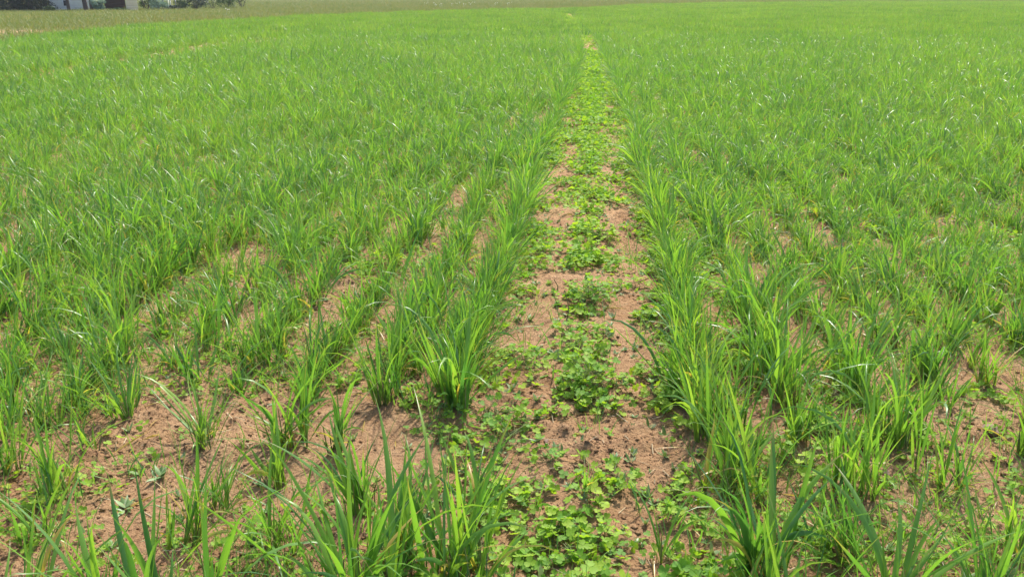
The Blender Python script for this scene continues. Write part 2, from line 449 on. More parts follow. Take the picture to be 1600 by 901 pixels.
def weed_mesh(n, L, up):
    z = np.zeros((n, 3)); z[:, 2] = .002
    v, f, t = blades(z+rng.normal(0, .003, (n, 3))*[1, 1, .3], L*rng.uniform(.6, 1.1, n), L*rng.uniform(.22, .36, n), rng.random(n)*6.28,
                     rng.uniform(.5, 1.2, n)*(1-up)+up*.3, rng.uniform(.1, .6, n), np.ones(n), rng.normal(0, .3, n), 5, True, sheath=.25)
    return mesh_from('leaves', v, [f], M['weed'], t, True)

# instance sources live in collections that are not part of the scene
def source(name, meshes):
    c = bpy.data.collections.new(name)
    for me in meshes:
        o = bpy.data.objects.new(me.name, me); c.objects.link(o)
    return c
def instancer(name, pts, rot, scl, coll, label, cat):
    me = bpy.data.meshes.new(name); me.vertices.add(len(pts)); me.vertices.foreach_set('co', np.asarray(pts, np.float32).ravel())
    for nm, arr in (('rot', rot), ('scl', scl)):
        at = me.attributes.new(nm, 'FLOAT_VECTOR', 'POINT'); at.data.foreach_set('vector', np.asarray(arr, np.float32).ravel())
    k = len(coll.objects)
    at = me.attributes.new('pick', 'INT', 'POINT'); at.data.foreach_set('value', rng.integers(0, k, len(pts)).astype(np.int32))
    o = link(name, me); tag(o, label, cat, kind='stuff')
    ng = bpy.data.node_groups.new(name, 'GeometryNodeTree')
    ng.interface.new_socket('Geometry', in_out='INPUT', socket_type='NodeSocketGeometry')
    ng.interface.new_socket('Geometry', in_out='OUTPUT', socket_type='NodeSocketGeometry')
    gi = ng.nodes.new('NodeGroupInput'); go = ng.nodes.new('NodeGroupOutput')
    ip = ng.nodes.new('GeometryNodeInstanceOnPoints'); ci = ng.nodes.new('GeometryNodeCollectionInfo')
    ci.inputs[0].default_value = coll; ci.inputs['Separate Children'].default_value = True; ci.inputs['Reset Children'].default_value = True
    def na(nm, ty):
        n = ng.nodes.new('GeometryNodeInputNamedAttribute'); n.data_type = ty; n.inputs[0].default_value = nm; return n.outputs[0]
    ng.links.new(gi.outputs[0], ip.inputs['Points']); ng.links.new(ci.outputs[0], ip.inputs['Instance'])
    ip.inputs['Pick Instance'].default_value = True
    ng.links.new(na('pick', 'INT'), ip.inputs['Instance Index'])
    er = ng.nodes.new('FunctionNodeEulerToRotation'); ng.links.new(na('rot', 'FLOAT_VECTOR'), er.inputs[0])
    ng.links.new(er.outputs[0], ip.inputs['Rotation']); ng.links.new(na('scl', 'FLOAT_VECTOR'), ip.inputs['Scale'])
    ng.links.new(ip.outputs[0], go.inputs[0])
    md = o.modifiers.new('instances', 'NODES'); md.node_group = ng
    return o
def place(x, y, tilt=.12, s=1.0, sv=.2, sink=0):
    n = len(x)
    pts = np.stack([x, y, height(x, y)-sink], -1)
    rot = np.stack([rng.normal(0, tilt, n), rng.normal(0, tilt, n), rng.random(n)*6.28], -1)
    sc = (s*np.clip(rng.normal(1, sv, n), .45, 1.6))[:, None]*np.ones((1, 3))
    return pts, rot, sc

# ------------------------------------------------------------------ far background (left of the frame, beyond the meadow)
def leaf_cloud(n, fn, size):
    P = fn(n); a = rng.random(n)*6.28; b = rng.uniform(-1, 1, n); s = size*rng.uniform(.5, 1.3, n)
    u = np.stack([np.cos(a)*np.cos(b), np.sin(a)*np.cos(b), np.sin(b)], -1)
    r = rng.normal(0, 1, (n, 3)); v = np.cross(u, r); v /= np.linalg.norm(v, axis=-1, keepdims=True)+1e-9
    V = np.stack([P-u*s[:, None], P+v*s[:, None]*.45, P+u*s[:, None], P-v*s[:, None]*.45], 1)
    F = np.arange(n*4).reshape(n, 4)
    T = np.repeat(np.stack([np.full(n, .5), rng.random(n), np.zeros(n)], -1)[:, None], 4, 1)
    return V.reshape(-1, 3), F, T.reshape(-1, 3)
def crown_fn(cz, rx, rz, lumps=14, low=None):
    c = rng.normal(0, 1, (lumps, 3)); c /= np.linalg.norm(c, axis=1, keepdims=True); c *= rng.uniform(.35, .8, (lumps, 1))
    rad = rng.uniform(.28, .5, lumps)
    def fn(n):
        k = rng.integers(0, lumps, n); d = rng.normal(0, 1, (n, 3)); d /= np.linalg.norm(d, axis=1, keepdims=True)
        P = c[k]+d*(rad[k]*rng.random(n)**.4)[:, None]
        return P*[rx, rx, rz]+[0, 0, cz]
    return fn
def limb_mesh(H, r, n, reach, cz):
    a = Acc(); S = np.linspace(0, 1, 6)
    P = np.stack([.06*np.sin(S*3)[None]*H*.3, .04*np.cos(S*2)[None]*H*.2-.008*H, S[None]*H-.05], -1)
    a.add(*tubes(P, (r*(1-.75*S))[None], 9))
    az = rng.random(n)*6.28; z0 = rng.uniform(.35, .8, n)*H
    P = np.stack([np.cos(az)[:, None]*S*reach, np.sin(az)[:, None]*S*reach, z0[:, None]+S*reach*.8], -1)
    a.add(*tubes(P, (r*.4*(1-.8*S))[None]*np.ones((n, 1)), 6))
    return a.mesh('trunk', M['bark'], True)
def tree(name, px, py, D, H, rx, rz, cz, r, mat, label, group=None, n=5000, size=.09, cat='tree'):
    X, Y = polar(px, D)
    e = empty(name, (X, Y, float(height(X, Y))), random.random()*6)
    link('trunk', limb_mesh(cz, r, 9, rx*.7, cz), e)
    v, f, t = leaf_cloud(n, crown_fn(cz, rx, rz, 18), size)
    link('crown', mesh_from('crown', v, [f], mat, t), e)
    tag(e, label, cat, group); return e
def polar(px, D):
    az = math.atan2((px-800), 1385.0)-R(YAW)       # bearing of a photo column at the horizon
    return D*math.sin(az), D*math.cos(az)
def bush(name, px, D, rx, H, mat, label, n=2200, size=.06, group=None, low=0.1):
    X, Y = polar(px, D)
    e = empty(name, (X, Y, float(height(X, Y))), random.random()*6)
    st = rng.random(7)*6.28; S = np.linspace(0, 1, 4)
    P = np.stack([np.cos(st)[:, None]*S*rx*.6, np.sin(st)[:, None]*S*rx*.6, S[None]*H*.75*np.ones((7, 1))-.03], -1)
    v, f, t = tubes(P, (.025*(1-.7*S))[None]*np.ones((7, 1)), 5); link('stems', mesh_from('stems', v, [f], M['bark'], t), e)
    fn0 = crown_fn(H*.5, rx, H*.5, 16)
    def fn(n): P = fn0(n); P[:, 2] = np.abs(P[:, 2]-.02)+.02; return P
    v, f, t = leaf_cloud(n, fn, size); link('foliage', mesh_from('foliage', v, [f], mat, t), e)
    tag(e, label, 'shrub', group); return e

BD = 80.0
# white building with three posts-like trunks in front
def building(px0, px1, D, depth, H, wallm, name, label, cat, gable=.9, win=None, corner=None):
    xa, ya = polar(px0, D); xb, yb = polar(px1, D)
    L = math.hypot(xb-xa, yb-ya); ang = math.atan2(yb-ya, xb-xa)
    z = float(height((xa+xb)/2, (ya+yb)/2))-.1
    e = empty(name, (xa, ya, z), ang)
    a = Acc(); n = int(H/.18)
    a.add(*box(0, L, 0, depth, 0, H))
    for i in range(n):                                # lapped boards on the front, 18 cm each
        v = np.array([[0.0, -.006, i*.18], [L, -.006, i*.18], [L, -.03, i*.18+.01], [0, -.03, i*.18+.01], [0, -.006, (i+1)*.18], [L, -.006, (i+1)*.18]])
        a.add(v, [np.array([[0, 1, 2, 3], [3, 2, 5, 4]])])
    v = np.array([[0, 0, H], [0, depth, H], [0, depth/2, H+gable], [L, 0, H], [L, depth, H], [L, depth/2, H+gable]], float)
    a.add(v+np.array([0, 0, .002]), [np.array([[0, 1, 2], [3, 5, 4]])])
    link('wall', a.mesh('wall', wallm), e)
    a = Acc(); o = .3; k = gable/(depth/2)
    for s in (0, 1):
        y0, y1 = (-o, depth/2) if s == 0 else (depth+o, depth/2)
        z0 = H-o*k+.03; z1 = H+gable+.03
        v = np.array([[-o, y0, z0], [L+o, y0, z0], [L+o, y1, z1], [-o, y1, z1]], float); v = np.concatenate([v, v+[0, 0, .08]])
        a.add(v, np.array([[0, 3, 2, 1], [4, 5, 6, 7], [0, 1, 5, 4], [1, 2, 6, 5], [2, 3, 7, 6], [3, 0, 4, 7]]))
    link('roof', a.mesh('roof', M['roof']), e)
    for (u, z0, ww, hh) in (win or []):
        a = Acc(); t = .05
        for b in ((u-t, u+ww+t, -.07, -.031, z0-t, z0), (u-t, u+ww+t, -.07, -.031, z0+hh, z0+hh+t), (u-t, u, -.07, -.031, z0, z0+hh), (u+ww, u+ww+t, -.07, -.031, z0, z0+hh)): a.add(*box(*b))
        f_ = link('window', a.mesh('window', M['white_paint']), e)
        a = Acc(); a.add(*box(u, u+ww, -.05, -.032, z0, z0+hh)); link('pane', a.mesh('pane', M['glass']), f_)
    tag(e, label, cat); return e
building(74, 138, BD, 5, 2.7, M['white_paint'], 'outbuilding', 'pale white boarded outbuilding at the far left beyond the meadow', 'building',
         win=[(1.0, .55, .35, .4)])
building(160, 193, BD+1, 3, 2.3, M['brown_wood'], 'garden_shed', 'dark brown boarded shed between the pale outbuilding and the small white hut', 'shed')
building(193.5, 212, BD-4, 2.2, 2.0, M['cream_paint'], 'garden_hut', 'small whitish hut beside the dark brown shed', 'shed', gable=.4)
for px, D, r, lb in ((103, 77, .14, 'left tree trunk in front of the pale outbuilding wall'),
                     (130, 77, .19, 'middle and thickest tree trunk in front of the pale outbuilding'),
                     (139, 76.5, .15, 'right tree trunk at the corner of the pale outbuilding')):
    tree('deciduous_tree', px, 0, D, 8, 2.2, 2.6, 5.6, r, M['tree_leaf'], lb, 'trees in front of the pale outbuilding', n=4500)
for px, D, H, lb in ((66, 81, 7, 'dark evergreen tree touching the left end of the pale outbuilding'), (42, 79, 8, 'dark evergreen tree second from the pale outbuilding'),
                     (16, 80, 7.5, 'dark evergreen tree at the top left corner of the photo'), (-14, 78, 8, 'dark evergreen tree just past the left edge of the frame')):
    X, Y = polar(px, D); e = empty('evergreen_tree', (X, Y, float(height(X, Y))), 1.0)
    link('trunk', limb_mesh(H*.8, .16, 10, 1.0, H*.5), e)
    def cone(n, H=H):
        z = rng.random(n)**1.3; a_ = rng.random(n)*6.28; rr = (1.55*(1-z)**.8+.05)*(.75+.25*np.sin(a_*5+z*40))*rng.random(n)**.35
        return np.stack([rr*np.cos(a_), rr*np.sin(a_), .05+z*H], -1)
    v, f, t = leaf_cloud(9000, cone, .09); link('crown', mesh_from('crown', v, [f], M['dark_leaf'], t), e)
    tag(e, lb, 'tree', 'dark evergreens left of the pale outbuilding')
bush('shrub', 150, 76, .60, 1.1, M['blue_leaf'], 'bluish green shrub at the right corner of the pale outbuilding')
bush('shrub', 74, 76.5, .45, .5, M['tree_leaf'], 'low green shrub at the foot of the outbuilding\'s left corner', n=1200)
bush('shrub', 181, 75, .8, .35, M['tree_leaf'], 'low green shrub in front of the dark brown shed', n=1500)
bush('shrub', 226, 79, 1.1, 1.8, M['tree_leaf'], 'green shrub immediately right of the small white hut')
bush('shrub', 243, 78, .9, 1.3, M['blue_leaf'], 'bluish shrub left of the white garden table')
bush('shrub', 262, 79, 1.0, .55, M['dark_leaf'], 'low dark shrub under the white garden table')
bush('shrub', 284, 80, 1.1, 1.7, M['tree_leaf'], 'green shrub right of the white garden table')
bush('shrub', 302, 79, 1.0, 1.5, M['dark_leaf'], 'dark blue green shrub in the far hedge right of the white table')
bush('shrub', 330, 84, 1.5, 2.2, M['tree_leaf'], 'green rounded shrub in the middle of the far hedge')
bush('shrub', 352, 85, 1.3, 2.0, M['tree_leaf'], 'green shrub left of the last dark shrub in the hedge')
bush('shrub', 376, 88, 1.2, 2.2, M['dark_leaf'], 'dark shrub where the far hedge leaves the top of the frame')
# white garden table seen behind the low shrub
X, Y = polar(262, 80.5); e = empty('garden_table', (X, Y, float(height(X, Y))+.55), R(-20)); a = Acc(); a.add(*box(-.5, .5, -.35, .35, .68, .72)); link('table_top', a.mesh('table_top', M['petal']), e)
e.location.z -= .25
for sx in (-.42, .42):
    for sy in (-.28, .28):
        a = Acc(); a.add(*box(sx-.035, sx+.035, sy-.035, sy+.035, -.3, .677)); link('leg', a.mesh('leg', M['petal']), e)
tag(e, 'white garden table at the top edge above a low dark shrub', 'table')
# hedge trees beyond the right end of the field, touching the frame's top
for i, (px, D) in enumerate(((1245, 176), (1300, 182), (1420, 186), (1490, 180), (1560, 176), (1630, 172))):
    lb = ['round tree at the frame top above the right field, leftmost of the far trees', 'tree second from the left beyond the right field end', 'tree third from the left beyond the right field end',
          'tree third from the right beyond the right field end', 'tree near the top right corner beyond the field', 'tree past the right edge of the frame beyond the field'][i]
    tree('deciduous_tree', px, 0, D, 8, 3.4, 3.4, 3.4, .2, M['dark_leaf'] if i % 2 else M['tree_leaf'], lb, 'trees beyond the right end of the field', n=5000, size=.14)

# ------------------------------------------------------------------ meadow beyond the field
def sector(n, r0, r1, a0=-42, a1=36):
    r = np.sqrt(rng.uniform(r0*r0, r1*r1, n)); a = R(1)*rng.uniform(a0, a1, n)-R(YAW)
    return r*np.sin(a), r*np.cos(a)
def meadow_patch(n=110, size=1.3):
    b = np.stack([rng.uniform(-.5, .5, n)*size, rng.uniform(-.5, .5, n)*size, np.zeros(n)], -1)
    v, f, t = blades(b, rng.uniform(.12, .34, n), rng.uniform(.006, .014, n), rng.random(n)*6.28, rng.uniform(0, .4, n), rng.uniform(.2, 1.3, n), np.full(n, 1.5), rng.normal(0, 1, n), 3, False)
    return mesh_from('meadow_tuft', v, [f], M['meadow'], t, True)
mcol = source('meadow_sources', [meadow_patch() for _ in range(8)])
xs = []; ys = []
for (n, r0, r1) in ((5200, 18, 60), (8000, 60, 110), (9000, 110, 230)):
    x, y = sector(n, r0, r1); k = (np.hypot(x, y) > edge_r(x, y)+.3)
    k &= ((x-bx)/1.9)**2+((y-by)/1.5)**2 > 1+rng.random(len(x))
    xs.append(x[k]); ys.append(y[k])
x = np.concatenate(xs); y = np.concatenate(ys)
s_ = np.clip(np.hypot(x, y)/70, 1, 2)
p_, r_, c_ = place(x, y, .03, 1.0, .25); c_ *= s_[:, None]*np.array([1, 1, .75])
instancer('meadow_grass', p_, r_, c_, mcol, 'olive and brownish rough meadow grass beyond the green crop', 'meadow')
# pale flower heads in the meadow above the field edge
a = Acc()
fl = [(678, 7), (683, 9), (690, 8), (705, 8), (712, 7), (718, 6), (733, 8), (772, 7), (795, 7), (798, 6), (668, 6), (358, 17), (726, 7), (742, 6)]
for px, py in fl:
    for _ in range(3):
        X, Y = ground(px+rng.normal(0, 2), py+rng.normal(0, .7), .3)
        z = float(height(X, Y))
        h = .36+rng.random()*.12
        v, f, t = tubes(np.array([[[X, Y, z-.02], [X+.01, Y, z+h*.5], [X, Y, z+h]]]), np.array([[.004, .003, .003]]), 3); a.add(v, f, t)
        th = np.arange(8)*np.pi/4; rad = .025+.02*rng.random()
        top = np.stack([X+rad*np.cos(th), Y+rad*np.sin(th), np.full(8, z+h+.01)], -1); ctr = np.array([[X, Y, z+h+.045], [X, Y, z+h-.01]])
        a.add(np.concatenate([top, ctr]), np.array([[i, (i+1) % 8, 8] for i in range(8)]+[[(i+1) % 8, i, 9] for i in range(8)]))
o = link('wildflowers', a.mesh('wildflowers', M['petal'])); tag(o, 'scattered white flower heads in the meadow past the field edge', 'flowers', kind='stuff')

# ------------------------------------------------------------------ crop: hand placed clumps (photo column, row, height, blades, spread ...)
UP = 1.5708
hand = [
 (318, 697, .26, 30, .9, {'lean': (-.1, 0), 'arch': [(3.0, .30, .010, 1.3), (2.8, .26, .009, 1.2)]}, 'dark green cereal tuft at the upper edge of the bare soil patch on the left'),
 (430, 757, .23, 18, .95, {'wide': 1.6}, 'fresh bright green fan of cereal blades on bare soil, left of centre'),
 (458, 690, .34, 40, .7, {'r0': .03, 'wide': 1.3}, 'large tall cereal tuft directly behind the bright green fan'),
 (606, 628, .31, 34, .6, {'lean': (-.05, 0)}, 'narrow based cereal tuft on bare soil in the second row left of the clover'),
 (722, 642, .36, 44, .5, {'lean': (.05, 0), 'r0': .024, 'wide': 1.3}, 'dense tall cereal tuft ending the left edge row behind a gap'),
 (716, 905, .39, 46, .65, {'r0': .035, 'wide': 1.45, 'arch': [(.3, .36, .012, 1.5), (.15, .33, .011, 1.9)]}, 'big cereal tuft left of the front clover, reaching the bottom edge'),
 (745, 800, .24, 12, .8, {}, 'small cereal tuft just behind the big one at the bottom edge'),
 (548, 945, .42, 46, .8, {'r0': .05, 'wide': 1.45, 'arch': [(.9, .42, .013, .9)]}, 'widest cereal tuft at the bottom edge, left of centre'),
 (560, 800, .30, 24, .8, {'wide': 1.5}, 'broad bladed cereal tuft right of the bright green fan'),
 (322, 965, .40, 9, .45, {'wide': 1.9, 'arch': [(.0, .40, .014, 2.5)]}, 'few broad upright blades at the bottom edge with one arching right'),
 (165, 955, .36, 18, .9, {'wide': 1.3, 'arch': [(2.9, .40, .012, 1.5)]}, 'loose cereal tuft at the bottom edge, second from the left corner'),
 (240, 985, .34, 18, .8, {'wide': 1.3}, 'low cereal tuft at the bottom edge between two loose ones'),
 (30, 960, .33, 22, .9, {}, 'cereal tuft in the bottom left corner of the photo'),
 (85, 780, .26, 22, .85, {'arch': [(.3, .30, .010, 1.4), (.0, .27, .008, 1.2)]}, 'cereal tuft left of the bare soil patch with blades bowed right'),
 (62, 845, .22, 14, .9, {}, 'small cereal tuft above the bottom left corner'),
 (12, 740, .26, 20, .9, {}, 'cereal tuft at the left edge of the photo beside the soil patch'),
 (145, 700, .18, 10, 1.0, {}, 'small dark cereal tuft on the soil at the left'),
 (200, 655, .25, 26, .75, {}, 'upright cereal tuft above the left end of the soil patch'),
 (40, 650, .24, 20, .9, {}, 'cereal tuft near the left edge above the bare patch'),
 (300, 600, .22, 20, .8, {}, 'cereal tuft behind the dark green one on the left'),
 (1152, 728, .34, 34, .5, {'r0': .02, 'lean': (-.12, 0), 'wide': 1.3}, 'tall narrow cereal tuft at the front end of the right edge row'),
 (1192, 905, .35, 36, .85, {'r0': .03, 'wide': 1.5, 'arch': [(2.9, .36, .013, 1.4), (3.1, .33, .012, 1.7), (.5, .36, .015, .9), (.25, .32, .014, .8)]}, 'big cereal tuft at the bottom right of the clover with long blades arching left'),
 (1029, 878, .23, 6, 1.1, {'wide': 1.0, 'r0': .004, 'arch': [(2.3, .24, .009, .9), (.6, .22, .009, .7)]}, 'single thin cereal plant with few blades at the right of the front clover'),
 (1322, 768, .33, 38, .65, {'r0': .03, 'wide': 1.1, 'arch': [(2.4, .30, .010, 1.0)]}, 'dense cereal tuft ending the second row right of the clover'),
 (1478, 768, .26, 15, .7, {'wide': 1.3}, 'loose cereal tuft on soil at the right beside a small brown stone'),
 (1400, 955, .34, 20, .9, {'wide': 1.3, 'arch': [(1.0, .30, .012, 1.0), (.1, .32, .010, 1.6)]}, 'cereal tuft at the bottom edge between the big right tuft and the corner'),
 (1545, 960, .36, 28, .8, {'wide': 1.15}, 'cereal tuft in the bottom right corner of the photo'),
 (1598, 715, .30, 30, .7, {}, 'dense cereal tuft at the right edge of the photo'),
 (1430, 660, .25, 26, .7, {}, 'cereal tuft in the third row right of the clover above the open soil'),
 (1575, 860, .25, 14, .9, {}, 'loose cereal tuft at the right edge near the corner'),
 (1540, 600, .25, 20, .7, {}, 'cereal tuft near the right edge behind the brown stone'),
 (1240, 690, .26, 24, .6, {}, 'cereal tuft between the first and second rows right of the clover'),
]
seedlings = [
 (867, 598, .10, 4, .3, 'single upright grass shoot on bare soil left of the clover ridge'),
 (829, 806, .16, 5, .4, 'thin yellowish grass shoot among the front clover, left of centre'),
 (909, 768, .15, 5, .4, 'short upright grass shoot in the middle of the front clover'),
 (921, 905, .14, 5, .4, 'grass shoot at the bottom edge in the middle of the clover'),
 (908, 668, .11, 4, .5, 'thin grass shoot just in front of the second clover clump'),
 (1060, 605, .08, 4, .4, 'tiny grass shoot at the right side of the bare track'),
]
CG = 'cereal tufts standing in the drill rows'
def cereal_thing(x, y, lf, st, label, rz=0.0, s=1.0, tilt=(0, 0), dry=None, group=CG):
    e = empty('cereal_plant', (x, y, float(height(x, y)+height_fine(np.array(x), np.array(y)))-.004), rz)
    e.rotation_euler = (tilt[0], tilt[1], rz); e.scale = (s, s, s)
    link('leaf_blades', lf, e); link('stems', st, e)
    if dry is not None: link('dry_leaf', dry, e)
    tag(e, label, 'cereal plant', group); return e
dry_meshes = []
for _ in range(5):
    v, f, t = dry_arrays(.24, 2); dry_meshes.append(mesh_from('dry_leaf', v, [f], M['cereal'], t, True))
HP = []
for i, (px, py, H, n, sp, kw, lb) in enumerate(hand):
    X, Y = ground(px, py); HP.append((X, Y))
    lf, st = cereal_meshes('', n, H, sp*.85, **kw)
    # arching blades are given in the camera's left/right sense
    cereal_thing(X, Y, lf, st, lb, rz=R(YAW), dry=dry_meshes[i % 5] if i % 3 == 0 else None)
for px, py, H, n, sp, lb in seedlings:
    X, Y = ground(px, py)
    lf, st = cereal_meshes('', n, H, sp, r0=.004, wide=.8)
    cereal_thing(X, Y, lf, st, lb, group='small grass shoots among the clover')
HP = np.array(HP)

# fill of the drill rows
near_var = [cereal_meshes('', int(n), H, sp, **kw) for n, H, sp, kw in
            [(20, .28, .7, {}), (26, .30, .6, {'r0': .025}), (16, .25, .85, {}), (30, .31, .55, {'along': .02}), (22, .27, .8, {'droop': .4}),
             (18, .29, .6, {}), (28, .33, .6, {'r0': .03}), (14, .24, .9, {}), (24, .29, .75, {}), (20, .26, .7, {'lean': (.15, 0)}),
             (26, .31, .65, {'lean': (-.12, 0)}), (22, .30, .7, {'droop': .1}), (16, .22, 1.0, {}), (34, .32, .6, {'r0': .035})]]
rows_x = []; rows_y = []; rows_k = []; rows_s = []; rows_side = []
def add_row(side, k, y0, y1, step, jit):
    off = side*(.35+.21*(k-1))
    n = int((y1-y0)/step)
    y = y0+(np.arange(n)+rng.uniform(-.35, .35, n))*step
    off = side*(.39-.13*np.clip((y-7)/8, 0, 1)+.234*(k-1))
    x = strip_x(y)+off+rng.normal(0, jit, n)+.02*np.sin(y*1.7+k)
    if side < 0: dens = fbm(x*1.6+7, y*1.2, 40+k, 2)
    else: dens = fbm(x*1.8, y*1.4, 60+k, 2)
    s = np.clip(.78+.5*(dens-.3), .6, 1.15)
    keep = np.ones(n, bool)
    if k > 1:
        thr = (.31 if side < 0 else .35)*np.clip(1.22-y/5, 0, 1)
        keep = (dens > thr) & (rng.random(n) > .14*np.clip(1.3-y/8, 0, 1))
    if k == 1: s = s*.6+.50
    if k == 2: s = s+.07
    rows_x.append(x[keep]); rows_y.append(y[keep]); rows_k.append(np.full(keep.sum(), k)); rows_s.append(s[keep]); rows_side.append(np.full(keep.sum(), side))
for side in (-1, 1):
    for k in range(1, 75):
        y0 = max(.9, (k*.234-1.0)/.85)
        add_row(side, k, y0, 24, .050 if k == 1 else .064, .014 if k < 4 else (.024 if side > 0 else .036))
x = np.concatenate(rows_x); y = np.concatenate(rows_y); kk = np.concatenate(rows_k); ss = np.concatenate(rows_s); sd_ = np.concatenate(rows_side)
px, py, dep = project(x, y, height(x, y))
# keep clear of the hand placed clumps and of the open soil the photo shows in front
d = np.full(len(x), 9.)
for hx, hy in HP: d = np.minimum(d, np.hypot(x-hx, y-hy))
ok = d > .13
def poly_in(px, py, P):
    c = np.zeros(len(px), bool); n = len(P)
    for i in range(n):
        x1, y1 = P[i]; x2, y2 = P[(i+1) % n]
        m = ((y1 > py) != (y2 > py)) & (px < (x2-x1)*(py-y1)/(y2-y1+1e-9)+x1); c ^= m
    return c
bare_polys = [[(110, 840), (110, 725), (245, 640), (560, 640), (690, 660), (690, 840)],
              [(1010, 1500), (1010, 720), (1230, 760), (1360, 705), (1460, 700), (1620, 640), (2400, 640), (2400, 1500)],
              [(640, 1500), (640, 655), (760, 655), (760, 1500)], [(-600, 1500), (-600, 845), (690, 845), (690, 1500)], [(380, 655), (380, 600), (440, 590), (420, 655)]]
bareW = [[tuple(ground(a, b)) for a, b in P] for P in bare_polys]
for P in bareW:
    m = poly_in(x, y, P); ok &= ~(m & (rng.random(len(x)) > (.10, .24, .10, .5, .10)[bareW.index(P)]))
# faint wheel lines where the crop is thin, far left
def near_line(x, y, pts, wd):
    best = np.full(len(x), 1e9)
    for (x1, y1), (x2, y2) in zip(pts[:-1], pts[1:]):
        dx, dy = x2-x1, y2-y1; t = np.clip(((x-x1)*dx+(y-y1)*dy)/(dx*dx+dy*dy), 0, 1)
        best = np.minimum(best, np.hypot(x-x1-t*dx, y-y1-t*dy))
    return best < wd
SPOT = [ground(894, 27, .2), ground(891, 17, .2)]
LINES = [([ground(a, b, .2) for a, b in ((-80, 118), (60, 100), (130, 88), (200, 80), (240, 75), (300, 66), (400, 45), (460, 36))], .55),
         ([ground(a, b, .2) for a, b in ((400, 58), (500, 40), (560, 33), (600, 29))], .55)]
for pts, wd in LINES:
    m = near_line(x, y, pts, wd); ok &= ~(m & (rng.random(len(x)) < .75))
ok &= np.hypot(x, y) < edge_r(x, y)
x, y, kk, ss, sd_, px, py, dep = [v[ok] for v in (x, y, kk, ss, sd_, px, py, dep)]
inview = (px > -30) & (px < 1630) & (py < 990) & (dep > .3)
order = np.argsort(np.where(inview, dep, 1e9))
NIND = 300-len(hand)
ind = order[:NIND]; print("individual cereal to depth", dep[ind[-1]], "stuff", len(x)-NIND)
ordn = {2: 'second', 3: 'third', 4: 'fourth'}
first = {}
for j in ind:
    side = 'left' if sd_[j] < 0 else 'right'; k = int(kk[j])
    if k == 1: where = 'dense row at the %s edge of the clover strip' % side
    elif k in ordn: where = '%s row %s of the clover strip' % (ordn[k], side)
    else: where = 'patchy rows beyond the fourth one %s of the clover strip' % side
    lb = ('frontmost cereal tuft of the ' if where not in first and k < 5 else 'cereal tuft further back in the ' if k < 5 else 'cereal tuft in the ')+where
    first[where] = 1
    vi = random.choice([1, 3, 5, 6, 11, 13]) if k <= 2 else random.randrange(len(near_var)); lf, st = near_var[vi]
    rz = random.random()*6.28; ln = (-.08 if sd_[j] > 0 else .10)*{1: 1, 2: .5}.get(k, .2)+random.gauss(0, .06)
    tl = (ln*math.sin(rz)+random.gauss(0, .06), ln*math.cos(rz)+random.gauss(0, .06))
    cereal_thing(x[j], y[j], lf, st, lb, rz=rz, s=float(ss[j]*random.uniform(.78, 1.12)), tilt=tl,
                 dry=random.choice(dry_meshes) if random.random() < .3 else None)
rest = np.ones(len(x), bool); rest[ind] = False
csrc = source('cereal_sources', [cereal_whole('cereal_tuft', int(n*1.15), H*.95, sp, segs=6, **{'wide': .85, **kw}) for n, H, sp, kw in
              [(20, .28, .8, {}), (24, .30, .7, {}), (18, .25, .95, {}), (26, .31, .65, {'along': .02}), (22, .27, .9, {'droop': .4}), (16, .24, 1.0, {}), (24, .33, .7, {}), (20, .29, .8, {'wide': 1.3})]])
def wind(x, y): return np.clip(.86+.5*(fbm(x*.5, y*.5, 120, 2)-.4), .7, 1.15)
p_, r_, c_ = place(x[rest], y[rest], .10, 1.0, .13); c_ *= (ss[rest]*wind(x[rest], y[rest]))[:, None]
instancer('cereal_crop', p_, r_, c_, csrc, 'green young cereal crop covering the field behind the nearest tufts', 'crop')

nI = 34000; yi = 1.2+rng.random(nI)*21.5; xi = rng.uniform(-1, 1, nI)*(1.6+.72*yi)-.1*yi
u_ = np.abs(xi-strip_x(yi)); prob = np.clip(.55+yi*.11, 0, 1)*np.clip(yi/16+.18, 0, 1)*np.where(yi < 6, .55+1.2*(fbm(xi*1.5, yi*1.5, 200, 2)-.35), 1)
prob = prob*np.where(u_ < 1.3, np.clip(.5+(yi-2.5)*.2, .5, 1), 1)
ki = (rng.random(nI) < prob) & (u_ > np.where(yi > 12, .34, .55)) & in_field(xi, yi)
for P in bareW: ki &= ~(poly_in(xi, yi, P) & (rng.random(nI) > .5))
for pts, wd in LINES: ki &= ~near_line(xi, yi, pts, wd)
xi, yi = xi[ki], yi[ki]
isrc = source('small_sources', [cereal_whole('cereal_tuft', int(n), H, sp, segs=5, **kw) for n, H, sp, kw in
              [(9, .22, 1.1, {'r0': .03, 'wide': .8}), (12, .25, 1.0, {'r0': .05, 'wide': .8}), (6, .18, 1.2, {'r0': .02, 'wide': .7}), (14, .24, 1.0, {'r0': .06, 'wide': .9}), (8, .2, 1.3, {'wide': .7})]])
p_, r_, c_ = place(xi, yi, .15, 1.0, .2); c_ *= np.clip(.62+yi*.05, 0, 1.1)[:, None]
print('inter', len(xi))
instancer('cereal_crop', p_, r_, c_, isrc, 'thin straggling cereal shoots growing between the drill rows', 'crop')

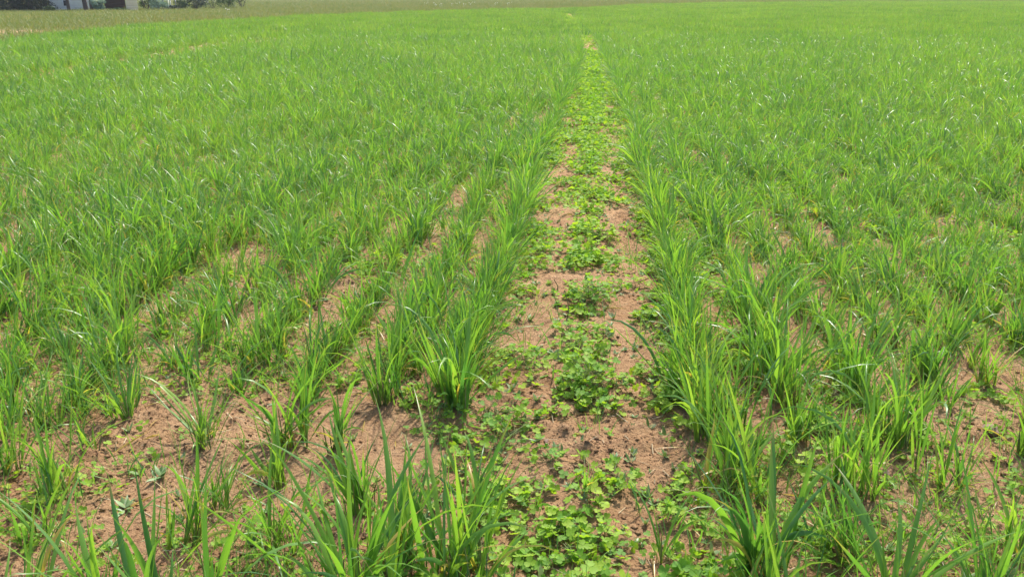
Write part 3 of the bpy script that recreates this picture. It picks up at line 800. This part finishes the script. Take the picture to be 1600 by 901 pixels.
# mid and far crop, drawn as broken up stands of tufts
def stand(n, size, wd, segs, H=.29):
    m = n; acc = Acc()
    cx = rng.uniform(-.5, .5, m)*size; cy = rng.uniform(-.5, .5, m)*size
    q = 9
    b = np.stack([np.repeat(cx, q)+rng.normal(0, .03, m*q), np.repeat(cy, q)+rng.normal(0, .03, m*q), np.zeros(m*q)], -1)
    k = m*q; dr = rng.random(k) < .3
    v, f, t = blades(b, H*rng.uniform(.6, 1.1, k)*np.repeat(rng.uniform(.8, 1.1, m), q), wd*rng.uniform(.6, 1.3, k), rng.random(k)*6.28, np.abs(rng.normal(.15, .12, k)),
                     np.where(dr, rng.uniform(1, 2.1, k), rng.uniform(.1, .8, k)), rng.uniform(1, 2.5, k), rng.normal(0, 1, k), segs, False)
    return mesh_from('crop_stand', v, [f], M['cereal'], t, True)
ssrc = source('stand_sources', [stand(42, 1.0, .0095, 4, .26) for _ in range(10)])
fsrc = source('far_stand_sources', [stand(70, 1.8, .015, 3, .28) for _ in range(8)])
def far(n, r0, r1, src, name, label, a0=-40, a1=36):
    x, y = sector(n, r0, r1, a0, a1)
    k = in_field(x, y) & (np.hypot(x, y) < edge_r(x, y)+.2)
    st = np.abs(x-strip_x(y)) < np.where(y < 45, .36, .5)
    k &= ~st
    for pts, wd in LINES: k &= ~(near_line(x, y, pts, wd) & (rng.random(n) < .45))
    k &= ~near_line(x, y, SPOT, .55)
    x, y = x[k], y[k]
    p_, r_, c_ = place(x, y, .03, 1.0, .10); c_[:, 2] *= wind(x, y)*rng.uniform(.85, 1.1, len(x))
    print(name, len(x)); instancer(name, p_, r_, c_, src, label, 'crop')
far(5200, 22.5, 58, ssrc, 'cereal_crop', 'even green cereal crop in the middle distance of the field')
far(11500, 56, 175, fsrc, 'cereal_crop', 'pale green far end of the cereal field up to the meadow')

# ------------------------------------------------------------------ clover
cv = [clover_meshes(max(3, n), r, h, s) for n, r, h, s in [(14, .055, .045, 0.0151), (9, .045, .03, 0.0155), (20, .065, .055, 0.0136), (12, .06, .035, 0.0151), (26, .07, .065, 0.0144),
      (6, .035, .025, 0.0155), (16, .06, .05, 0.0144), (10, .05, .03, 0.0136), (4, .03, .02, 0.0144), (18, .07, .04, 0.0151)]]
big = [(925, 475, 60, .10, .10, 'tall clover clump on the middle ridge, third from the front'), (930, 562, 20, .05, .06, 'low clover clump between two taller ones on the ridge'),
       (918, 602, 62, .11, .09, 'broad clover clump on the middle ridge, nearest big one behind the soil'), (960, 640, 14, .06, .04, 'small clover clump at the foot of the broad ridge clump'),
       (935, 375, 50, .10, .09, 'clover clump far up the ridge behind the tall one'), (822, 575, 34, .10, .07, 'clover clump between the left edge row and the bare track'),
       (770, 660, 40, .12, .07, 'dense clover patch at the foot of the left edge row'), (845, 405, 34, .10, .07, 'clover clump beside the left edge row further up the strip'),
       (1078, 560, 40, .10, .06, 'clover clump against the right edge row'), (790, 700, 34, .11, .06, 'clover patch behind the big front cereal tuft'),
       (1250, 735, 48, .13, .07, 'clover patch between the first two rows right of the strip')]
KG = 'clover plants in and beside the open strip'
def clover_thing(x, y, lv, sk, lb, rz=0., s=1.):
    e = empty('clover_plant', (x, y, float(height(x, y)+.5*height_fine(np.array(x), np.array(y)))), rz); e.scale = (s, s, s)
    link('leaves', lv, e); link('stalks', sk, e); tag(e, lb, 'clover', KG); return e
for px_, py_, n, r_, h_, lb in big:
    X, Y = ground(px_, py_); lv, sk = clover_meshes(int(n*1.2), r_, h_*1.25, .0145); clover_thing(X, Y, lv, sk, lb)
# scattered clover
n = 90000
y = 1.0+np.abs(rng.random(n))**1.5*17; u = rng.uniform(-1.9, 3.2, n)*(1+y*.06)
x = strip_x(y)+u
_px, _py, _d = project(x, y, height(x, y))
ridge = np.exp(-((u-.0)/.095)**2)*np.where(_py < 640, 1, .45)*(.95+.45*(vnoise(x*0, y*3.2, 8) > .40))
side_l = np.exp(-((u+.31)/.08)**2)*1.0; side_r = np.exp(-((u-.31)/.08)**2)*1.0
front = ((_py > 730) & (_px > 640) & (_px < 1010))*.42 + ((_py > 660) & (_px > 740) & (_px < 830))*.5
field_r = ((u > .33) & (u < 3.2))*.42*np.clip(1.4-(u-.3)*.45, .3, 1)*(fbm(x*2.6, y*2.6, 15, 2) > .45)*np.where(u < .62, 2.3, 1)
field_l = ((u < -.4) & (u > -1.9))*.09*(fbm(x*2.2, y*2.2, 16, 2) > .48)
pr = ridge*.9+side_l*(.3+.7*(vnoise(x*2, y*2.5, 4) > .4))+side_r*(.3+.7*(vnoise(x*2, y*2.5, 5) > .35))+front+field_r+field_l
far_fill = np.clip((y-4)/6, 0, 1)*np.exp(-(u/.28)**2)*.7
pr = (pr+far_fill)*np.clip(.45+1.5*(fbm(x*7, y*7, 401, 2)-.28), .12, 1.15)
dens_corr = 1/np.clip((17*1.5*((y-1)/17+1e-4)**(1/3.)), 1, 99)
# convert candidate density to plants: candidates per m2 fall with distance because of the power law
cand = n*(1/(17*1.5)*np.clip((y-1)/17, 1e-3, 1)**(-1/3.))/(4.8*(1+y*.06))
want = 270.0*np.clip(pr, 0, 1)
k = rng.random(n) < np.clip(want/cand, 0, 1)
for hx, hy in HP: k &= np.hypot(x-hx, y-hy) > .04
k &= ~(poly_in(x, y, bareW[0]) & (rng.random(n) > .3) & (u < -.42))
x, y, u = x[k], y[k], u[k]; px, py, dep = project(x, y, height(x, y))
inview = (px > -20) & (px < 1620) & (py < 930)
order = np.argsort(np.where(inview, dep, 1e9)); ind = order[:300-len(big)]
print('clover total', len(x), 'individual to', dep[ind[-1]])
for j in ind:
    U = u[j]
    if py[j] > 730 and -.4 < U < .2: lb = 'small light green clover plant in the wide patch at the bottom centre'
    elif abs(U) < .13: lb = 'small clover plant on the middle ridge of the open strip'
    elif -.46 < U < 0: lb = 'small clover plant along the left edge row of the strip'
    elif 0 < U < .46: lb = 'small clover plant along the right edge row of the strip'
    elif U > 0: lb = 'small clover plant under the cereal rows right of the strip'
    else: lb = 'small clover plant among the cereal left of the strip'
    lv, sk = random.choice(cv); clover_thing(x[j], y[j], lv, sk, lb, random.random()*6.28, random.uniform(.75, 1.15))
rest = np.ones(len(x), bool); rest[ind] = False
ksrc = source('clover_sources', [mesh_from('clover_clump', a_[0], [a_[1]], M['clover'], a_[2], True) for a_, b_ in [clover_arrays(n_, r_, h_, .0135) for n_, r_, h_ in ((20, .06, .05), (30, .07, .065), (16, .05, .035), (24, .08, .05))]])
p_, r_, c_ = place(x[rest], y[rest], .05, 1.0, .2); c_ *= np.clip(.9+y[rest]*.02, 1, 1.25)[:, None]
instancer('clover_carpet', p_, r_, c_, ksrc, 'yellow green clover running up the open strip into the distance', 'clover')
# far continuation of the strip
y = rng.uniform(15, 62, 900); x = strip_x(y)+rng.normal(0, .22, 900)
p_, r_, c_ = place(x, y, .05, 1.3, .2)
instancer('clover_carpet', p_, r_, c_, ksrc, 'thin pale green line of the strip near the field\'s far end', 'clover')

# ------------------------------------------------------------------ small weeds, stems, straw, clods
wm = [weed_mesh(7, .030, .2), weed_mesh(9, .024, .1), weed_mesh(6, .036, .5), weed_mesh(11, .028, .0)]
wl = [(838, 630, 2, 1.0, 'pale grey green rosette alone on bare soil left of the broad clover clump'), (872, 628, 1, .9, 'pale leaved weed at the left foot of the broad clover clump'),
      (1018, 598, 3, 1.1, 'pale grey weed rosette in the right bare track'), (1030, 620, 1, .9, 'small pale weed just in front of the right track rosette'),
      (1022, 470, 2, 1.0, 'grey green weed in the right bare track, further up'), (810, 462, 3, .9, 'light green weed near the left edge row on bare soil'),
      (840, 690, 3, 1.0, 'whitish weed rosette behind the front clover'), (868, 700, 1, .8, 'small whitish weed right of the rosette behind the front clover'),
      (250, 750, 3, 1.5, 'bluish green thistle like rosette in the bare soil patch'), (195, 795, 3, 1.6, 'pale green rosette lower in the bare soil patch'),
      (640, 700, 1, 1.0, 'pale weed on soil left of the clover patch'), (945, 620, 0, 1.0, 'dark weed at the right foot of the broad clover clump'),
      (1040, 715, 0, 1.0, 'dark green weed right of the strip in front'), (1340, 700, 1, 1.0, 'pale weed on soil between the right rows')]
for px_, py_, i, s, lb in wl:
    X, Y = ground(px_, py_); e = empty('weed_rosette', (X, Y, float(height(X, Y)+height_fine(np.array(X), np.array(Y)))), random.random()*6); e.scale = (s, s, s)
    link('leaves', wm[i], e); tag(e, lb, 'weed', 'weed rosettes on bare soil')
n = 900; y = 1.3+rng.random(n)**1.4*6; x = strip_x(y)+rng.uniform(-1, 1, n)*(1+.2*y)*rng.choice([.3, 1.2], n)
p_, r_, c_ = place(x, y, .15, .8, .3)
instancer('tiny_weeds', p_, r_, c_, source('weed_sources', wm), 'tiny grey green seedling weeds scattered over the soil', 'weeds')
for px_, py_, H, lb in ((884, 500, .13, 'bare dark stalk standing left of the tall clover clump'), (868, 454, .06, 'short bare stalk left of the tall dark stalk'), (1015, 420, .10, 'thin bare stalk in the right track up the strip')):
    X, Y = ground(px_, py_); S = np.linspace(0, 1, 6)
    P = np.stack([.01*np.sin(S*4), .004*S, -.01+S*H], -1)[None]
    v, f, t = tubes(P, (.0028*(1-.45*S))[None], 6); az = rng.random(3)*6.28
    o = link('bare_stalk', mesh_from('bare_stalk', v, [f], M['dead_stem'], t, True), None, (X, Y, float(height(X, Y)))); tag(o, lb, 'stalk', 'bare stalks')
def tiny_shoots(n, rad, H):
    b = np.stack([rng.normal(0, rad, n), rng.normal(0, rad, n), np.zeros(n)], -1)
    v, f, t = blades(b, H*rng.uniform(.5, 1.2, n), rng.uniform(.0018, .0038, n), rng.random(n)*6.28, rng.uniform(0, .7, n), rng.uniform(.1, 1.5, n), np.full(n, 1.4), rng.normal(0, 1, n), 4, False)
    return mesh_from('shoots', v, [f], M['cereal'], t, True)
def tiny_leafy(n, rad, H):
    a_, b_ = clover_arrays(n, rad, H, .0085); return mesh_from('leafy', a_[0], [a_[1]], M['clover'], a_[2], True)
tsrc = source('seedling_sources', [tiny_shoots(7, .02, .08), tiny_shoots(12, .04, .11), tiny_shoots(5, .012, .06), tiny_shoots(9, .03, .14), tiny_leafy(7, .035, .025), tiny_leafy(12, .05, .03), tiny_leafy(4, .02, .02), tiny_leafy(9, .03, .045)])
n = 60000; y = 1.2+rng.random(n)**1.15*13; x = rng.uniform(-1, 1, n)*(1.1+.72*y)-.1*y; u = x-strip_x(y)
pr = np.where(u > .3, .95, np.where(u < -.3, .85, np.clip(.16+(y-4)*.09, .16, .8)))*np.clip(2.2*(fbm(x*2.4, y*2.4, 301, 3)-.28), 0.05, 1)*np.clip(.4+y*.1, 0, 1)
pr = np.where(poly_in(x, y, bareW[0]), pr*.25, pr); k = rng.random(n) < pr; x, y = x[k], y[k]; print('seedlings', len(x))
p_, r_, c_ = place(x, y, .1, 1.0, .25)
instancer('ground_weeds', p_, r_, c_, tsrc, 'fine low shoots and small leafy weeds covering soil between the rows', 'weeds')
# withered leaves on the soil
n = 900; y = 1.2+rng.random(n)**1.2*6; x = rng.uniform(-1, 1, n)*(.9+.75*y)-.1*y
b = np.stack([x, y, height(x, y)+.006], -1)
v, f, t = blades(b, rng.uniform(.03, .12, n), rng.uniform(.002, .006, n), rng.random(n)*6.28, rng.uniform(1.2, 1.5, n), rng.uniform(.05, .35, n), np.full(n, 1.2), rng.normal(0, 1.5, n), 5, True, dry=np.ones(n))
o = link('withered_leaves', mesh_from('withered_leaves', v, [f], M['cereal'], t)); tag(o, 'withered straw coloured leaves lying on the soil between tufts', 'dead leaves', kind='stuff')
# straw bits
n = 2600; y = 1.3+rng.random(n)**1.3*5.5; x = rng.uniform(-1, 1, n)*(.9+.7*y)*.9-.1*y
z = height(x, y)+height_fine(x, y)+.004; az = rng.random(n)*6.28; L = rng.uniform(.008, .05, n)
S = np.linspace(0, 1, 3); P = np.stack([x[:, None]+np.cos(az)[:, None]*S*L[:, None], y[:, None]+np.sin(az)[:, None]*S*L[:, None], z[:, None]+rng.normal(0, .004, (n, 1))*S], -1)
v, f, t = tubes(P, np.full((n, 3), .0010)*rng.uniform(.5, 1.4, (n, 1)), 4)
o = link('straw_litter', mesh_from('straw_litter', v, [f], M['straw'], t)); tag(o, 'pale bits of old straw lying on the reddish soil', 'straw', kind='stuff')
# soil crumbs and clods
ico = np.array([[1, 0, 0], [-1, 0, 0], [0, 1, 0], [0, -1, 0], [0, 0, 1], [0, 0, -1.]])
icof = np.array([[0, 2, 4], [2, 1, 4], [1, 3, 4], [3, 0, 4], [2, 0, 5], [1, 2, 5], [3, 1, 5], [0, 3, 5]])
n = 170000; y = 1.2+rng.random(n)**1.5*6; x = rng.uniform(-1, 1, n)*(.8+.75*y)-.1*y
k = (fbm(x*3, y*3, 77, 2)*2.6-.9 > rng.random(n)*1.1-.22); x, y = x[k], y[k]; n = len(x)
s = .0011+.0075*rng.random(n)**14+.0018*rng.random(n)
z = height(x, y)+height_fine(x, y)+s*.2
a_ = rng.random(n)*6.28; ca, sa = np.cos(a_)[:, None], np.sin(a_)[:, None]
v = ico[None]*s[:, None, None]*rng.uniform(.6, 1.3, (n, 6, 1))*np.array([1.1, .9, .7])
v = np.stack([v[..., 0]*ca-v[..., 1]*sa, v[..., 0]*sa+v[..., 1]*ca, v[..., 2]], -1)+np.stack([x, y, z], -1)[:, None]
f = (icof[None]+(np.arange(n)*6)[:, None, None]).reshape(-1, 3)
o = link('soil_crumbs', mesh_from('soil_crumbs', v.reshape(-1, 3), [f], M['clod'], None)); tag(o, 'crumbs and small clods of reddish brown soil', 'soil', kind='stuff')
print('crumbs', n)
# a few real stones
def stone_mesh(s):
    import bmesh
    bm = bmesh.new(); bmesh.ops.create_icosphere(bm, subdivisions=3, radius=s)
    for v_ in bm.verts:
        c = v_.co; q = 1+.25*(float(vnoise(c.x/s*1.3+5, c.y/s*1.3+c.z/s, 3))-.5)*2; v_.co = c*q; v_.co.z *= .6
    me = bpy.data.meshes.new('stone'); bm.to_mesh(me); bm.free(); me.materials.append(M['pebble'])
    for p in me.polygons: p.use_smooth = True
    return me
for px_, py_, s, lb in ((1545, 676, .026, 'brown stone on soil at the right between two cereal tufts'), (1382, 740, .014, 'small dark pebble right of the dense right tuft'), (853, 690, .008, 'tiny pebble on the strip soil')):
    X, Y = ground(px_, py_); o = link('stone', stone_mesh(s), None, (X, Y, float(height(X, Y))+s*.25)); tag(o, lb, 'stone')

# ------------------------------------------------------------------ haze
hm = bpy.data.materials.new('haze_air'); hm.use_nodes = True; nt = hm.node_tree; nt.nodes.clear()
out = nt.nodes.new('ShaderNodeOutputMaterial'); pv = nt.nodes.new('ShaderNodeVolumePrincipled')
pv.inputs['Color'].default_value = (.93, .95, 1, 1); pv.inputs['Density'].default_value = .0004
nt.links.new(pv.outputs[0], out.inputs['Volume'])
a = Acc(); a.add(*box(-950, 950, -350, 1250, -12, 14)); hz = link('haze', a.mesh('haze', hm)); tag(hz, 'faint pale haze over the far end of the field', 'haze', kind='stuff')
